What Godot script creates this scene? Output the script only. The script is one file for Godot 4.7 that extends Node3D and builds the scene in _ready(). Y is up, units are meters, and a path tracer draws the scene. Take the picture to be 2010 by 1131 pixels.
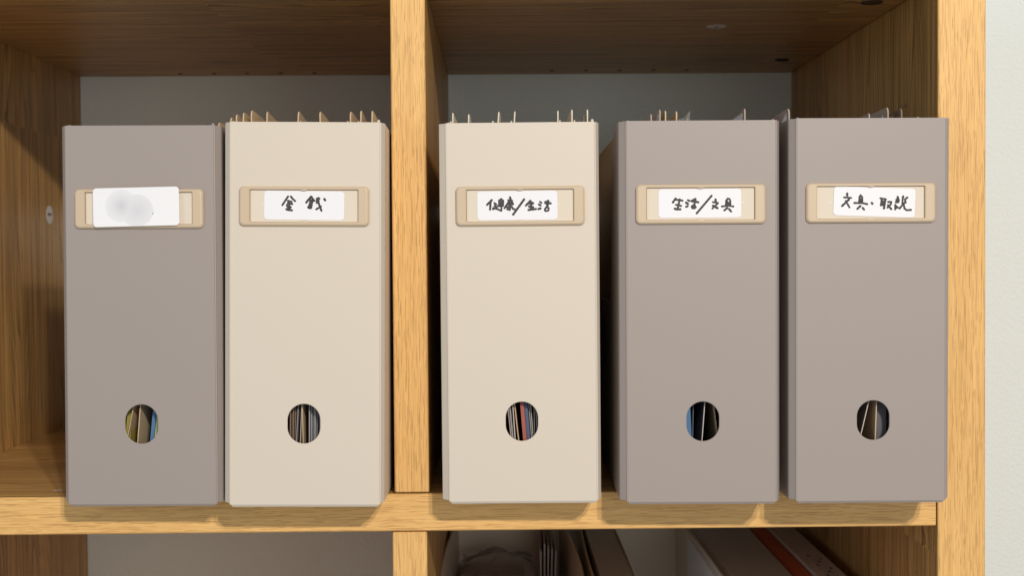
extends Node3D

# World: metres. x = 0 at the right face of the upper divider, y = 0 on top of the middle board,
# z = 0 at the front of the bookcase, z = -DEPTH at the wall behind it.
const DEPTH := 0.4207
const CELL := 0.3373
const TALL := 0.3355
const DIVIDER := 0.0226
const LEFT := -0.359
const BOARD := 0.0248
const SIDE := 0.0316

var mat := {}
var made := {}


# ---------------------------------------------------------------- helpers
func lin(r: float, g: float, b: float) -> Color:
	return Color(r, g, b).linear_to_srgb()


func numbered(called: String) -> String:
	var n: int = made.get(called, 0)
	made[called] = n + 1
	return called if n == 0 else "%s_%03d" % [called, n]


func thing(called: String, label: String, category: String, at := Vector3.ZERO, turn := Vector3.ZERO, group := "") -> Node3D:
	var o := Node3D.new()
	o.name = numbered(called)
	add_child(o)
	o.position = at
	o.rotation = turn
	o.set_meta("label", label)
	o.set_meta("category", category)
	if group:
		o.set_meta("group", group)
	return o


func part(called: String, mesh: Mesh, parent: Node3D, label := "") -> MeshInstance3D:
	var o := MeshInstance3D.new()
	var n := 0
	while parent.has_node(NodePath(called if n == 0 else "%s_%03d" % [called, n])):
		n += 1
	o.name = called if n == 0 else "%s_%03d" % [called, n]
	o.mesh = mesh
	parent.add_child(o, true)
	if label:
		o.set_meta("label", label)
	return o


func begin() -> SurfaceTool:
	var st := SurfaceTool.new()
	st.begin(Mesh.PRIMITIVE_TRIANGLES)
	return st


func done(st: SurfaceTool, m: Material, into: ArrayMesh = null) -> ArrayMesh:
	st.set_material(m)
	return st.commit(into)


func tri(st: SurfaceTool, p: Array, hint: Vector3, uv: Array = [], nn: Array = []) -> void:
	var n: Vector3 = (p[1] - p[0]).cross(p[2] - p[0])
	if n.length() < 1e-14:
		return
	n = n.normalized()
	var order := [0, 1, 2]
	if n.dot(hint) > 0:
		order = [0, 2, 1]
	else:
		n = -n
	for k in order:
		st.set_normal(nn[k] if nn.size() else n)
		st.set_uv(uv[k] if uv.size() else Vector2(p[k].x + p[k].z, p[k].y))
		st.add_vertex(p[k])


func quad(st: SurfaceTool, p: Array, hint: Vector3, uv: Array = [], nn: Array = []) -> void:
	var u1 := [] if uv.is_empty() else [uv[0], uv[1], uv[2]]
	var u2 := [] if uv.is_empty() else [uv[0], uv[2], uv[3]]
	var n1 := [] if nn.is_empty() else [nn[0], nn[1], nn[2]]
	var n2 := [] if nn.is_empty() else [nn[0], nn[2], nn[3]]
	tri(st, [p[0], p[1], p[2]], hint, u1, n1)
	tri(st, [p[0], p[2], p[3]], hint, u2, n2)


func rrect(cx: float, cy: float, w: float, h: float, r: float, n := 6) -> Array:
	var out := []
	for c in 4:
		var sx: float = [1, -1, -1, 1][c]
		var sy: float = [1, 1, -1, -1][c]
		for k in n + 1:
			var a := PI / 2 * (c + float(k) / n)
			out.append(Vector2(cx + sx * (w / 2 - r) + r * cos(a), cy + sy * (h / 2 - r) + r * sin(a)))
	return out


# a strip between two closed loops of 3D points
func loop_strip(st: SurfaceTool, a: Array, b: Array, centre: Vector3, outward := 1.0) -> void:
	for k in a.size():
		var j: int = (k + 1) % a.size()
		var m: Vector3 = (a[k] + a[j] + b[k] + b[j]) / 4.0
		quad(st, [a[k], a[j], b[j], b[k]], (m - centre) * outward)


func lift(loop: Array, z: float) -> Array:
	var out := []
	for p in loop:
		out.append(Vector3(p.x, p.y, z))
	return out


# a plain box with small chamfers in one SurfaceTool
func block(st: SurfaceTool, lo: Vector3, hi: Vector3, c := 0.0) -> void:
	var mid := (lo + hi) / 2
	for a in 3:
		var b := (a + 1) % 3
		var d := (a + 2) % 3
		for s in [-1, 1]:
			var q := []
			for e in [[-1, -1], [1, -1], [1, 1], [-1, 1]]:
				var v := Vector3.ZERO
				v[a] = hi[a] if s > 0 else lo[a]
				v[b] = hi[b] - c if e[0] > 0 else lo[b] + c
				v[d] = hi[d] - c if e[1] > 0 else lo[d] + c
				q.append(v)
			var hint := Vector3.ZERO
			hint[a] = s
			quad(st, q, hint)
	if c <= 0:
		return
	for a in 3:  # the twelve chamfers
		var b := (a + 1) % 3
		var d := (a + 2) % 3
		for s in [-1, 1]:
			for r in [-1, 1]:
				var q := []
				for e in [[-1, 0], [1, 0], [1, 1], [-1, 1]]:
					var v := Vector3.ZERO
					v[a] = hi[a] - c if e[0] > 0 else lo[a] + c
					v[b] = (hi[b] if s > 0 else lo[b]) - s * (c if e[1] else 0.0)
					v[d] = (hi[d] if r > 0 else lo[d]) - r * (0.0 if e[1] else c)
					q.append(v)
				var hint := Vector3.ZERO
				hint[b] = s
				hint[d] = r
				quad(st, q, hint)
	for i in 8:
		var sg := Vector3(1 if i & 1 else -1, 1 if i & 2 else -1, 1 if i & 4 else -1)
		var q := []
		for a in 3:
			var v := Vector3.ZERO
			for k in 3:
				v[k] = (hi[k] if sg[k] > 0 else lo[k]) - (0.0 if k == a else c * sg[k])
			q.append(v)
		tri(st, q, sg)


# a veneered wooden panel: broad faces in one veneer, front edge in another; grain runs along an axis
func panel(called: String, parent: Node3D, lo: Vector3, hi: Vector3, grain: int, off: Vector2, eoff: Vector2) -> MeshInstance3D:
	var c := 0.0008
	var face := begin()
	var edge := begin()
	for pass_no in 2:
		var tmp := begin()
		block(tmp, lo, hi, c)
		var arrays := tmp.commit_to_arrays()
		var vs: PackedVector3Array = arrays[Mesh.ARRAY_VERTEX]
		var ns: PackedVector3Array = arrays[Mesh.ARRAY_NORMAL]
		for k in vs.size():
			var n := ns[k / 3 * 3]
			var is_edge: bool = absf(n.z) > 0.3
			if is_edge != (pass_no == 1):
				continue
			var st := edge if is_edge else face
			var a := n.abs().max_axis_index()
			var ax := grain if a != grain else (grain + 1) % 3
			var other := 3 - ax - a
			var uv := Vector2(vs[k][other], vs[k][ax])
			if is_edge:
				if absf(n.z) < 0.9:
					other = 0 if grain == 1 else 1
					uv = Vector2(vs[k][other], vs[k][grain])
				uv = Vector2(uv.x / 0.064, uv.y / 0.72) + eoff
			else:
				uv = Vector2(uv.x / 0.45, uv.y / 0.45) + off
			st.set_normal(n)
			st.set_uv(uv)
			st.add_vertex(vs[k])
	var mesh := done(face, mat.veneer)
	mesh = done(edge, mat.edge, mesh)
	return part(called, mesh, parent)


func disc(st: SurfaceTool, c: Vector3, n: Vector3, r: float, h: float, bevel := 0.0, seg := 24) -> void:
	var t := n.cross(Vector3.UP if absf(n.y) < 0.9 else Vector3.RIGHT).normalized()
	var b := n.cross(t)
	var top := c + n * h
	for k in seg:
		var a0 := TAU * k / seg
		var a1 := TAU * (k + 1) / seg
		var d0 := t * cos(a0) + b * sin(a0)
		var d1 := t * cos(a1) + b * sin(a1)
		tri(st, [top, top + d0 * (r - bevel), top + d1 * (r - bevel)], n, [Vector2(0.5, 0.5), Vector2(0.5 + 0.5 * cos(a0), 0.5 + 0.5 * sin(a0)), Vector2(0.5 + 0.5 * cos(a1), 0.5 + 0.5 * sin(a1))])
		quad(st, [top + d0 * (r - bevel), top + d1 * (r - bevel), c + d1 * r, c + d0 * r], d0 + d1 + n, [Vector2(0.5, 0), Vector2(0.5, 0), Vector2(0.5, 0), Vector2(0.5, 0)])


# ---------------------------------------------------------------- textures
func noise_bytes(w: int, h: int, sx: int, sy: int, freq: float, s: int, octaves := 2) -> PackedByteArray:
	var n := FastNoiseLite.new()
	n.seed = s
	n.noise_type = FastNoiseLite.TYPE_SIMPLEX_SMOOTH
	n.frequency = freq
	n.fractal_type = FastNoiseLite.FRACTAL_FBM
	n.fractal_octaves = octaves
	var im := n.get_image(maxi(4, w / sx), maxi(4, h / sy))
	im.convert(Image.FORMAT_L8)
	im.resize(w, h, Image.INTERPOLATE_CUBIC)
	return im.get_data()


func to_texture(w: int, h: int, value: PackedFloat32Array, dark: Color, light: Color, pore: PackedFloat32Array) -> ImageTexture:
	var bytes := PackedByteArray()
	bytes.resize(w * h * 3)
	var ramp := []
	for k in 256:
		ramp.append(Color(lerpf(dark.r, light.r, k / 255.0), lerpf(dark.g, light.g, k / 255.0), lerpf(dark.b, light.b, k / 255.0)))
	for i in w * h:
		var c: Color = ramp[clampi(int(value[i] * 255.0), 0, 255)]
		var p := pore[i]
		c = Color(c.r * (1.0 - 0.50 * p), c.g * (1.0 - 0.58 * p), c.b * (1.0 - 0.64 * p)).linear_to_srgb()
		bytes[i * 3] = int(c.r * 255.0)
		bytes[i * 3 + 1] = int(c.g * 255.0)
		bytes[i * 3 + 2] = int(c.b * 255.0)
	return ImageTexture.create_from_image(Image.create_from_data(w, h, false, Image.FORMAT_RGB8, bytes))


func pores(w: int, h: int, count: int, min_len: float, max_len: float, wide: float, rng: RandomNumberGenerator, strength: float, drift: PackedByteArray) -> PackedFloat32Array:
	var out := PackedFloat32Array()
	out.resize(w * h)
	for i in count:
		var x := rng.randf() * w
		var y := rng.randf() * h
		var where := drift[int(y) * w + int(x)] / 255.0
		if rng.randf() > 0.25 + 1.1 * where:
			continue
		var l := lerpf(min_len, max_len, pow(rng.randf(), 2.0))
		var r := wide * rng.randf_range(0.6, 1.3)
		var s := strength * rng.randf_range(0.35, 1.0)
		var slope := rng.randf_range(-0.035, 0.035)
		for k in int(l):
			var t := k / l
			var rr := r * sqrt(maxf(0.05, 4.0 * t * (1.0 - t)))
			var yy := int(y) + k
			if yy >= h:
				break
			var cx := x + slope * k + 0.6 * sin(k * 0.09 + x)
			for xx in range(int(cx - rr - 1), int(cx + rr + 2)):
				if xx < 0 or xx >= w:
					continue
				var v := s * clampf(rr - absf(xx - cx) + 0.5, 0.0, 1.0)
				var at := yy * w + xx
				if v > out[at]:
					out[at] = v
	return out


func edge_texture() -> ImageTexture:
	var w := 512
	var h := 2048
	var rng := RandomNumberGenerator.new()
	rng.seed = 11
	var fine := noise_bytes(w, h, 1, 40, 0.11, 3, 3)
	var mid := noise_bytes(w, h, 1, 64, 0.03, 5, 2)
	var broad := noise_bytes(w, h, 4, 8, 0.02, 7, 2)
	var value := PackedFloat32Array()
	value.resize(w * h)
	for i in w * h:
		value[i] = (fine[i] * 0.5 + mid[i] * 0.3 + broad[i] * 0.2) / 255.0
	var p := pores(w, h, 5200, 16, 80, 1.35, rng, 0.78, mid)
	return to_texture(w, h, value, Color(0.71, 0.395, 0.130), Color(0.95, 0.575, 0.215), p)


func veneer_texture() -> ImageTexture:
	var w := 1024
	var h := 1024
	var rng := RandomNumberGenerator.new()
	rng.seed = 23
	var warp := noise_bytes(w, h, 4, 16, 0.012, 31, 2)
	var warp_fine := noise_bytes(w, h, 2, 16, 0.03, 37, 2)
	var fine := noise_bytes(w, h, 1, 40, 0.16, 41, 3)
	var broad := noise_bytes(w, h, 8, 8, 0.02, 43, 2)
	var mask := noise_bytes(w, h, 4, 16, 0.02, 47, 2)
	var streak := noise_bytes(w, h, 1, 64, 0.045, 53, 3)
	var value := PackedFloat32Array()
	value.resize(w * h)
	for y in h:
		for x in w:
			var i := y * w + x
			var ring := x * 0.10 + warp[i] / 255.0 * 13.0 + warp_fine[i] / 255.0 * 1.6
			var f := ring - floorf(ring)
			var line := f * f * (0.35 + 0.65 * mask[i] / 255.0)
			value[i] = 0.84 - 0.95 * line + 0.75 * (fine[i] / 255.0 - 0.5) + 0.70 * (streak[i] / 255.0 - 0.5) + 0.15 * (broad[i] / 255.0 - 0.5)
	var p := pores(w, h, 2600, 8, 40, 0.55, rng, 0.34, mask)
	return to_texture(w, h, value, Color(0.25, 0.125, 0.038), Color(0.72, 0.410, 0.138), p)


# handwriting: strokes in the pixels of an enlarged photograph, drawn with a round pen
func ink_texture(strokes: Array, x0: float, y0: float, wide: float, tall: float, tilt: float, shear: float, pen: float, sd: int) -> ImageTexture:
	var w := 1024
	var h := 368
	var v := PackedFloat32Array()
	v.resize(w * h)
	var rng := RandomNumberGenerator.new()
	rng.seed = sd
	for s in strokes:
		var pts := []
		for p in s:
			var uu: float = (p[0] - x0) / wide
			var vv: float = (p[1] - y0 - tilt * uu) / tall
			uu = (p[0] - x0 + shear * vv) / wide
			pts.append(Vector2(uu * w, vv * h))
		var base := pen * rng.randf_range(0.88, 1.12)
		for k in pts.size() - 1:
			var a: Vector2 = pts[k]
			var b: Vector2 = pts[k + 1]
			var n := maxi(2, int(a.distance_to(b) / 1.5))
			for i in n + 1:
				var c := a.lerp(b, float(i) / n)
				var r := base * (1.0 + 0.08 * sin(i * 0.21 + k))
				for yy in range(int(c.y - r - 1), int(c.y + r + 2)):
					for xx in range(int(c.x - r - 1), int(c.x + r + 2)):
						if xx < 0 or yy < 0 or xx >= w or yy >= h:
							continue
						var d := clampf(r - Vector2(xx, yy).distance_to(c) + 0.5, 0.0, 1.0)
						if d > v[yy * w + xx]:
							v[yy * w + xx] = d
	var blot := noise_bytes(w, h, 2, 2, 0.03, sd + 5, 2)
	var bytes := PackedByteArray()
	bytes.resize(w * h * 3)
	for i in w * h:
		var ink := 58 + blot[i] / 12
		bytes[i * 3] = int(lerpf(237, ink + 3, v[i]))
		bytes[i * 3 + 1] = int(lerpf(235, ink, v[i]))
		bytes[i * 3 + 2] = int(lerpf(239, ink + 2, v[i]))
	return ImageTexture.create_from_image(Image.create_from_data(w, h, false, Image.FORMAT_RGB8, bytes))


# the leftmost name sticker: its writing is only a pale grey smudge and one dot
func smudge_texture() -> ImageTexture:
	var w := 512
	var h := 230
	var im := Image.create(w, h, false, Image.FORMAT_RGB8)
	for y in h:
		for x in w:
			var p := Vector2(x / float(w), y / float(h))
			var d1 := Vector2((p.x - 0.33) * 2.22, p.y - 0.47).length()
			var d2 := Vector2((p.x - 0.51) * 2.22, p.y - 0.60).length()
			var v := 0.0
			if d1 < 0.42:
				v = maxf(v, 0.035 + 0.10 * pow(1.0 - d1 / 0.42, 1.5))
			if d2 < 0.42:
				v = maxf(v, 0.045 + 0.055 * (1.0 - d2 / 0.42))
			if Vector2((p.x - 0.692) * 2.22, p.y - 0.68).length() < 0.018:
				v = 0.4
			im.set_pixel(x, y, Color(0.94 - v, 0.932 - v, 0.945 - v * 0.95))
	return ImageTexture.create_from_image(im)


func print_texture(sd: int) -> ImageTexture:
	var im := Image.create(128, 128, false, Image.FORMAT_RGB8)
	im.fill(Color(0.93, 0.91, 0.90))
	var rng := RandomNumberGenerator.new()
	rng.seed = sd
	var x := 22
	while x < 104:
		var ww := rng.randi_range(5, 13)
		var hh := rng.randi_range(10, 24)
		im.fill_rect(Rect2i(x, 60 - hh / 2, ww, hh), Color(0.3, 0.28, 0.27))
		x += ww + rng.randi_range(3, 6)
	return ImageTexture.create_from_image(im)


func plastic(c: Color, rough := 0.45) -> StandardMaterial3D:
	var m := StandardMaterial3D.new()
	m.albedo_color = c
	m.roughness = rough
	m.metallic_specular = 0.42
	m.normal_enabled = true
	m.normal_texture = mat.grain
	m.normal_scale = 0.06
	m.uv1_triplanar = true
	m.uv1_scale = Vector3(6, 6, 6)
	return m


func paper(c: Color) -> StandardMaterial3D:
	var m := StandardMaterial3D.new()
	m.albedo_color = c
	m.roughness = 0.72
	m.metallic_specular = 0.3
	return m


func materials() -> void:
	var bump := FastNoiseLite.new()
	bump.seed = 5
	bump.frequency = 0.22
	bump.fractal_octaves = 3
	var nt := NoiseTexture2D.new()
	nt.width = 1024
	nt.height = 1024
	nt.seamless = true
	nt.as_normal_map = true
	nt.bump_strength = 3.0
	nt.noise = bump
	mat.grain = nt
	var wood := StandardMaterial3D.new()
	wood.albedo_texture = edge_texture()
	wood.roughness = 0.46
	wood.metallic_specular = 0.42
	mat.edge = wood
	wood = StandardMaterial3D.new()
	wood.albedo_texture = veneer_texture()
	wood.roughness = 0.42
	wood.metallic_specular = 0.45
	mat.veneer = wood
	mat.greige = plastic(lin(0.352, 0.298, 0.273))
	mat.ivory = plastic(lin(0.672, 0.586, 0.491))
	mat.holder = plastic(lin(0.615, 0.475, 0.335), 0.4)
	mat.card = paper(lin(0.735, 0.64, 0.53))
	mat.folder = paper(lin(0.62, 0.46, 0.29))
	mat.folder.roughness = 0.55
	mat.cream_folder = paper(lin(0.73, 0.64, 0.52))
	mat.greige_folder = paper(lin(0.45, 0.36, 0.295))
	mat.white = paper(lin(0.84, 0.83, 0.85))
	mat.grey_paper = paper(lin(0.34, 0.32, 0.33))
	mat.brown = paper(lin(0.27, 0.19, 0.14))
	mat.navy = paper(lin(0.13, 0.14, 0.175))
	mat.ink = paper(lin(0.05, 0.05, 0.06))
	mat.sleeve = paper(lin(0.15, 0.135, 0.15))
	mat.blue = paper(lin(0.10, 0.20, 0.36))
	mat.slate = paper(lin(0.10, 0.125, 0.20))
	mat.red = paper(lin(0.40, 0.12, 0.09))
	mat.yellow = paper(lin(0.40, 0.34, 0.08))
	mat.green = paper(lin(0.45, 0.50, 0.25))
	mat.orange = paper(lin(0.62, 0.15, 0.07))
	mat.cap = plastic(lin(0.06, 0.032, 0.018), 0.5)
	mat.hole = paper(lin(0.03, 0.016, 0.009))
	var wall := StandardMaterial3D.new()
	wall.albedo_color = lin(0.90, 0.93, 0.90)
	wall.roughness = 0.85
	wall.metallic_specular = 0.25
	var pebble := FastNoiseLite.new()
	pebble.seed = 77
	pebble.frequency = 0.035
	pebble.fractal_octaves = 3
	var pt := NoiseTexture2D.new()
	pt.width = 1024
	pt.height = 1024
	pt.seamless = true
	pt.as_normal_map = true
	pt.bump_strength = 6.0
	pt.noise = pebble
	wall.normal_enabled = true
	wall.normal_texture = pt
	wall.normal_scale = 0.6
	wall.uv1_triplanar = true
	wall.uv1_world_triplanar = true
	wall.uv1_scale = Vector3(6, 6, 6)
	mat.wall = wall
	var metal := StandardMaterial3D.new()
	metal.albedo_color = lin(0.6, 0.55, 0.48)
	metal.metallic = 0.9
	metal.roughness = 0.3
	mat.metal = metal
	var clear := StandardMaterial3D.new()
	clear.albedo_color = Color(0.80, 0.77, 0.74, 0.10)
	clear.transparency = BaseMaterial3D.TRANSPARENCY_ALPHA
	clear.roughness = 0.18
	clear.cull_mode = BaseMaterial3D.CULL_DISABLED
	mat.clear = clear
	var milky := StandardMaterial3D.new()
	milky.albedo_color = Color(0.70, 0.62, 0.57, 0.30)
	milky.transparency = BaseMaterial3D.TRANSPARENCY_ALPHA
	milky.roughness = 0.4
	milky.cull_mode = BaseMaterial3D.CULL_DISABLED
	mat.milky = milky
	mat.shut = plastic(lin(0.52, 0.46, 0.43))
	mat.tray = plastic(lin(0.74, 0.60, 0.50))
	mat.edge_paper = paper(lin(0.62, 0.52, 0.47))


# ---------------------------------------------------------------- the file box
const HALF := 0.0467
const WIDE := 0.0492
const CUT := 0.0047
const LONG := 0.315
const SHELL := 0.0012

func front_mesh(h: float, hole_x: float, m: Material, cuts: Array) -> ArrayMesh:
	var st := begin()
	var c := Vector2(hole_x, 0.0522)
	var r := 0.0102
	var straight := 0.0022
	var y0 := 0.0016
	var angles := []
	for k in 56:
		angles.append(TAU * k / 56)
	var hw := HALF - 0.0007
	for e in [Vector2(hw, h), Vector2(-hw, h), Vector2(-hw, y0), Vector2(hw, y0)]:
		angles.append(fposmod((e - c).angle(), TAU))
	angles.sort()
	var inner := []
	var bevel := []
	var outer := []
	for a in angles:
		var d := Vector2(cos(a), sin(a))
		for which in 2:
			var rr := r + 0.0004 * which
			var t := 0.0
			var tx := rr / maxf(absf(d.x), 1e-9)
			if absf(d.y * tx) <= straight:
				t = tx
			else:
				var b := -absf(d.y) * straight
				t = -b + sqrt(maxf(0.0, b * b - (straight * straight - rr * rr)))
			(inner if which == 0 else bevel).append(c + d * t)
		var to := 1e9
		if absf(d.x) > 1e-9:
			to = minf(to, ((hw if d.x > 0 else -hw) - c.x) / d.x)
		if absf(d.y) > 1e-9:
			to = minf(to, ((h if d.y > 0 else y0) - c.y) / d.y)
		outer.append(c + d * to)
	var n := angles.size()
	for k in n:
		var j := (k + 1) % n
		var q := [bevel[k], bevel[j], outer[j], outer[k]]
		var f := []
		var g := []
		for p in q:
			f.append(Vector3(p.x, p.y, 0))
			g.append(Vector3(p.x, p.y, -SHELL))
		quad(st, f, Vector3.BACK)
		quad(st, g, Vector3.FORWARD)
		var i0 := Vector3(inner[k].x, inner[k].y, -0.0003)
		var i1 := Vector3(inner[j].x, inner[j].y, -0.0003)
		var inward := Vector3(c.x - inner[k].x, c.y - inner[k].y, 0.0).normalized()
		quad(st, [f[0], f[1], i1, i0], inward + Vector3.BACK)
		quad(st, [i0, i1, g[1], g[0]], inward)
	# folds and chamfers on both sides, top rim, bottom lip
	for s in [-1, 1]:
		var wide: float = HALF + cuts[0 if s < 0 else 1]
		var prof := [Vector2(hw, 0), Vector2(HALF - 0.0002, 0.00035), Vector2(HALF + 0.0004, 0.0001), Vector2(HALF + 0.0007, -0.0007), Vector2(wide - 0.0003, -CUT + 0.0006), Vector2(wide, -CUT - 0.0003)]
		for k in prof.size() - 1:
			var a: Vector2 = prof[k]
			var b: Vector2 = prof[k + 1]
			var hint := Vector3(s * 0.6, 0, 0.8)
			var ya := y0 if k < 2 else 0.0026
			var yb := y0 if k < 1 else 0.0026
			var ta := h if k < 1 else h - 0.0002
			quad(st, [Vector3(s * a.x, ya, a.y), Vector3(s * b.x, yb, b.y), Vector3(s * b.x, h - 0.0002, b.y), Vector3(s * a.x, ta, a.y)], hint)
			var ia := Vector2(a.x - SHELL * 0.7, a.y - SHELL * 0.9)
			var ib := Vector2(b.x - SHELL * 0.7, b.y - SHELL * 0.9)
			quad(st, [Vector3(s * ia.x, ya, ia.y), Vector3(s * ib.x, yb, ib.y), Vector3(s * ib.x, h - 0.0002, ib.y), Vector3(s * ia.x, ta, ia.y)], -hint)
			quad(st, [Vector3(s * a.x, ta, a.y), Vector3(s * b.x, h - 0.0002, b.y), Vector3(s * ib.x, h - 0.0002, ib.y), Vector3(s * ia.x, ta, ia.y)], Vector3.UP)
			quad(st, [Vector3(s * a.x, ya, a.y), Vector3(s * b.x, yb, b.y), Vector3(s * ib.x, yb, ib.y), Vector3(s * ia.x, ya, ia.y)], Vector3.DOWN)
	quad(st, [Vector3(-hw, h, 0), Vector3(hw, h, 0), Vector3(hw, h, -SHELL), Vector3(-hw, h, -SHELL)], Vector3.UP)
	quad(st, [Vector3(-hw, y0, 0), Vector3(hw, y0, 0), Vector3(hw - 0.0008, 0.0001, -0.0010), Vector3(-hw + 0.0008, 0.0001, -0.0010)], Vector3(0, -1, 0.8))
	quad(st, [Vector3(-hw + 0.0008, 0.0001, -0.0010), Vector3(hw - 0.0008, 0.0001, -0.0010), Vector3(hw - 0.004, 0.0012, -0.006), Vector3(-hw + 0.004, 0.0012, -0.006)], Vector3(0, -1, -0.5))
	return done(st, m)


# a thin wall between two profiles of the same grid; shape(u, v) gives its middle
func sheet(points: Array, thick: Vector3, m: Material) -> ArrayMesh:
	var st := begin()
	var nu := points.size()
	var nv: int = points[0].size()
	var nn := []
	for i in nu:
		var row := []
		for j in nv:
			var du: Vector3 = points[mini(i + 1, nu - 1)][j] - points[maxi(i - 1, 0)][j]
			var dv: Vector3 = points[i][mini(j + 1, nv - 1)] - points[i][maxi(j - 1, 0)]
			var n := du.cross(dv).normalized()
			row.append(n if n.dot(thick) > 0 else -n)
		nn.append(row)
	for i in nu - 1:
		for j in nv - 1:
			for s in [-0.5, 0.5]:
				var q := [points[i][j] + thick * s, points[i + 1][j] + thick * s, points[i + 1][j + 1] + thick * s, points[i][j + 1] + thick * s]
				var g := signf(s)
				quad(st, q, thick * g, [], [nn[i][j] * g, nn[i + 1][j] * g, nn[i + 1][j + 1] * g, nn[i][j + 1] * g])
	var middle: Vector3 = points[nu / 2][nv / 2]
	for i in nu - 1:
		for j in [0, nv - 1]:
			var a: Vector3 = points[i][j]
			var b: Vector3 = points[i + 1][j]
			quad(st, [a - thick / 2, b - thick / 2, b + thick / 2, a + thick / 2], (a + b) / 2 - points[i][nv / 2])
	for j in nv - 1:
		for i in [0, nu - 1]:
			var a: Vector3 = points[i][j]
			var b: Vector3 = points[i][j + 1]
			quad(st, [a - thick / 2, b - thick / 2, b + thick / 2, a + thick / 2], (a + b) / 2 - middle)
	return done(st, m)


func side_mesh(s: int, h: float, bow: float, pinch: float, m: Material, wide: float, cutaway := 0.0) -> ArrayMesh:
	var pts := []
	for i in 41:
		var u := i / 40.0
		var z := lerpf(-CUT - 0.0002, -LONG + CUT, u)
		var col := []
		for j in 13:
			var v := j / 12.0
			var top := h - 0.0002
			var back := -z - CUT
			if cutaway > 0.0:  # this side is cut away behind its front strip
				if back < 0.055:
					var q := maxf(0.0, (back - 0.012) / 0.043)
					top -= cutaway * 0.016 * (1.0 - sqrt(maxf(0.0, 1.0 - q * q)))
				else:
					top -= cutaway * (0.016 + 0.10 * smoothstep(0.055, 0.085, back))
			var y := lerpf(0.0026, top, v)
			var inward := bow * sin(PI * u) * (0.3 + 0.7 * v) + pinch * sin(PI * minf(1.0, u * 1.6)) * pow(v, 6.0)
			var drop := 0.0
			if u > 0.0:
				drop = pinch * 0.5 * sin(PI * u) * pow(v, 4.0)
			col.append(Vector3(s * (wide - SHELL / 2 - inward), y - drop, z))
		pts.append(col)
	return sheet(pts, Vector3(SHELL * s, 0, 0), m)


func make_holder(box: Node3D, tone: Material) -> MeshInstance3D:
	var st := begin()
	var cx := -0.0006
	var cy := 0.1879
	var centre := Vector3(cx, cy, 0.001)
	var loops := [
		lift(rrect(cx, cy, 0.0808, 0.0248, 0.0030), 0.0001),
		lift(rrect(cx, cy, 0.0808, 0.0248, 0.0030), 0.0009),
		lift(rrect(cx, cy, 0.0802, 0.0242, 0.0028), 0.0016),
		lift(rrect(cx, cy, 0.0788, 0.0228, 0.0022), 0.0023),
		lift(rrect(cx, cy, 0.0774, 0.0216, 0.0016), 0.0025),
	]
	var ix := -0.0007
	var iy := 0.1882
	loops.append(lift(rrect(ix, iy, 0.0684, 0.0208, 0.0008), 0.0025))
	loops.append(lift(rrect(ix, iy, 0.0672, 0.0202, 0.0006), 0.0020))
	loops.append(lift(rrect(ix, iy, 0.0670, 0.0200, 0.0006), 0.0002))
	for k in 4:
		loop_strip(st, loops[k], loops[k + 1], centre)
	for k in loops[4].size():
		var j: int = (k + 1) % loops[4].size()
		quad(st, [loops[4][k], loops[4][j], loops[5][j], loops[5][k]], Vector3.BACK)
	loop_strip(st, loops[5], loops[6], Vector3(ix, iy, 0.004), -1.0)
	loop_strip(st, loops[6], loops[7], Vector3(ix, iy, 0.001), -1.0)
	for s in [-1, 1]:  # the two thumb notches that keep the card in
		var rim := []
		for k in 9:
			var a := PI * k / 8
			rim.append(Vector3(ix + 0.0021 * cos(a), iy + s * (0.0102 - 0.0009 * sin(a)), 0.0020))
		for k in 8:
			tri(st, [Vector3(ix, iy + s * 0.0102, 0.0022), rim[k], rim[k + 1]], Vector3.BACK)
			quad(st, [rim[k], rim[k + 1], rim[k + 1] - Vector3(0, 0, 0.0008), rim[k] - Vector3(0, 0, 0.0008)], Vector3(0, -s, 0))
	return part("label_holder", done(st, mat.holder), box)


func sticker(parent: Node3D, called: String, c: Vector3, w: float, h: float, r: float, turn: float, m: Material, curl := 0.0) -> MeshInstance3D:
	var st := begin()
	var flat := rrect(0, 0, w, h, r, 5)
	var loop := []
	var back := []
	for p in flat:
		var z: float = curl * pow(p.y / h - 0.5, 2.0)
		var q: Vector2 = p.rotated(turn)
		loop.append(c + Vector3(q.x, q.y, 0.00018 + z))
		back.append(c + Vector3(q.x, q.y, z))
	var n := flat.size()
	for k in n:
		var j := (k + 1) % n
		var uv := []
		for p in [Vector2.ZERO, flat[k], flat[j]]:
			uv.append(Vector2(0.5 + p.x / w, 0.5 - p.y / h))
		tri(st, [c + Vector3(0, 0, 0.00018 + curl * 0.25), loop[k], loop[j]], Vector3.BACK, uv)
		quad(st, [loop[k], loop[j], back[j], back[k]], loop[k] - c, [Vector2.ZERO, Vector2.ZERO, Vector2.ZERO, Vector2.ZERO])
	return part(called, done(st, m), parent)


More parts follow.
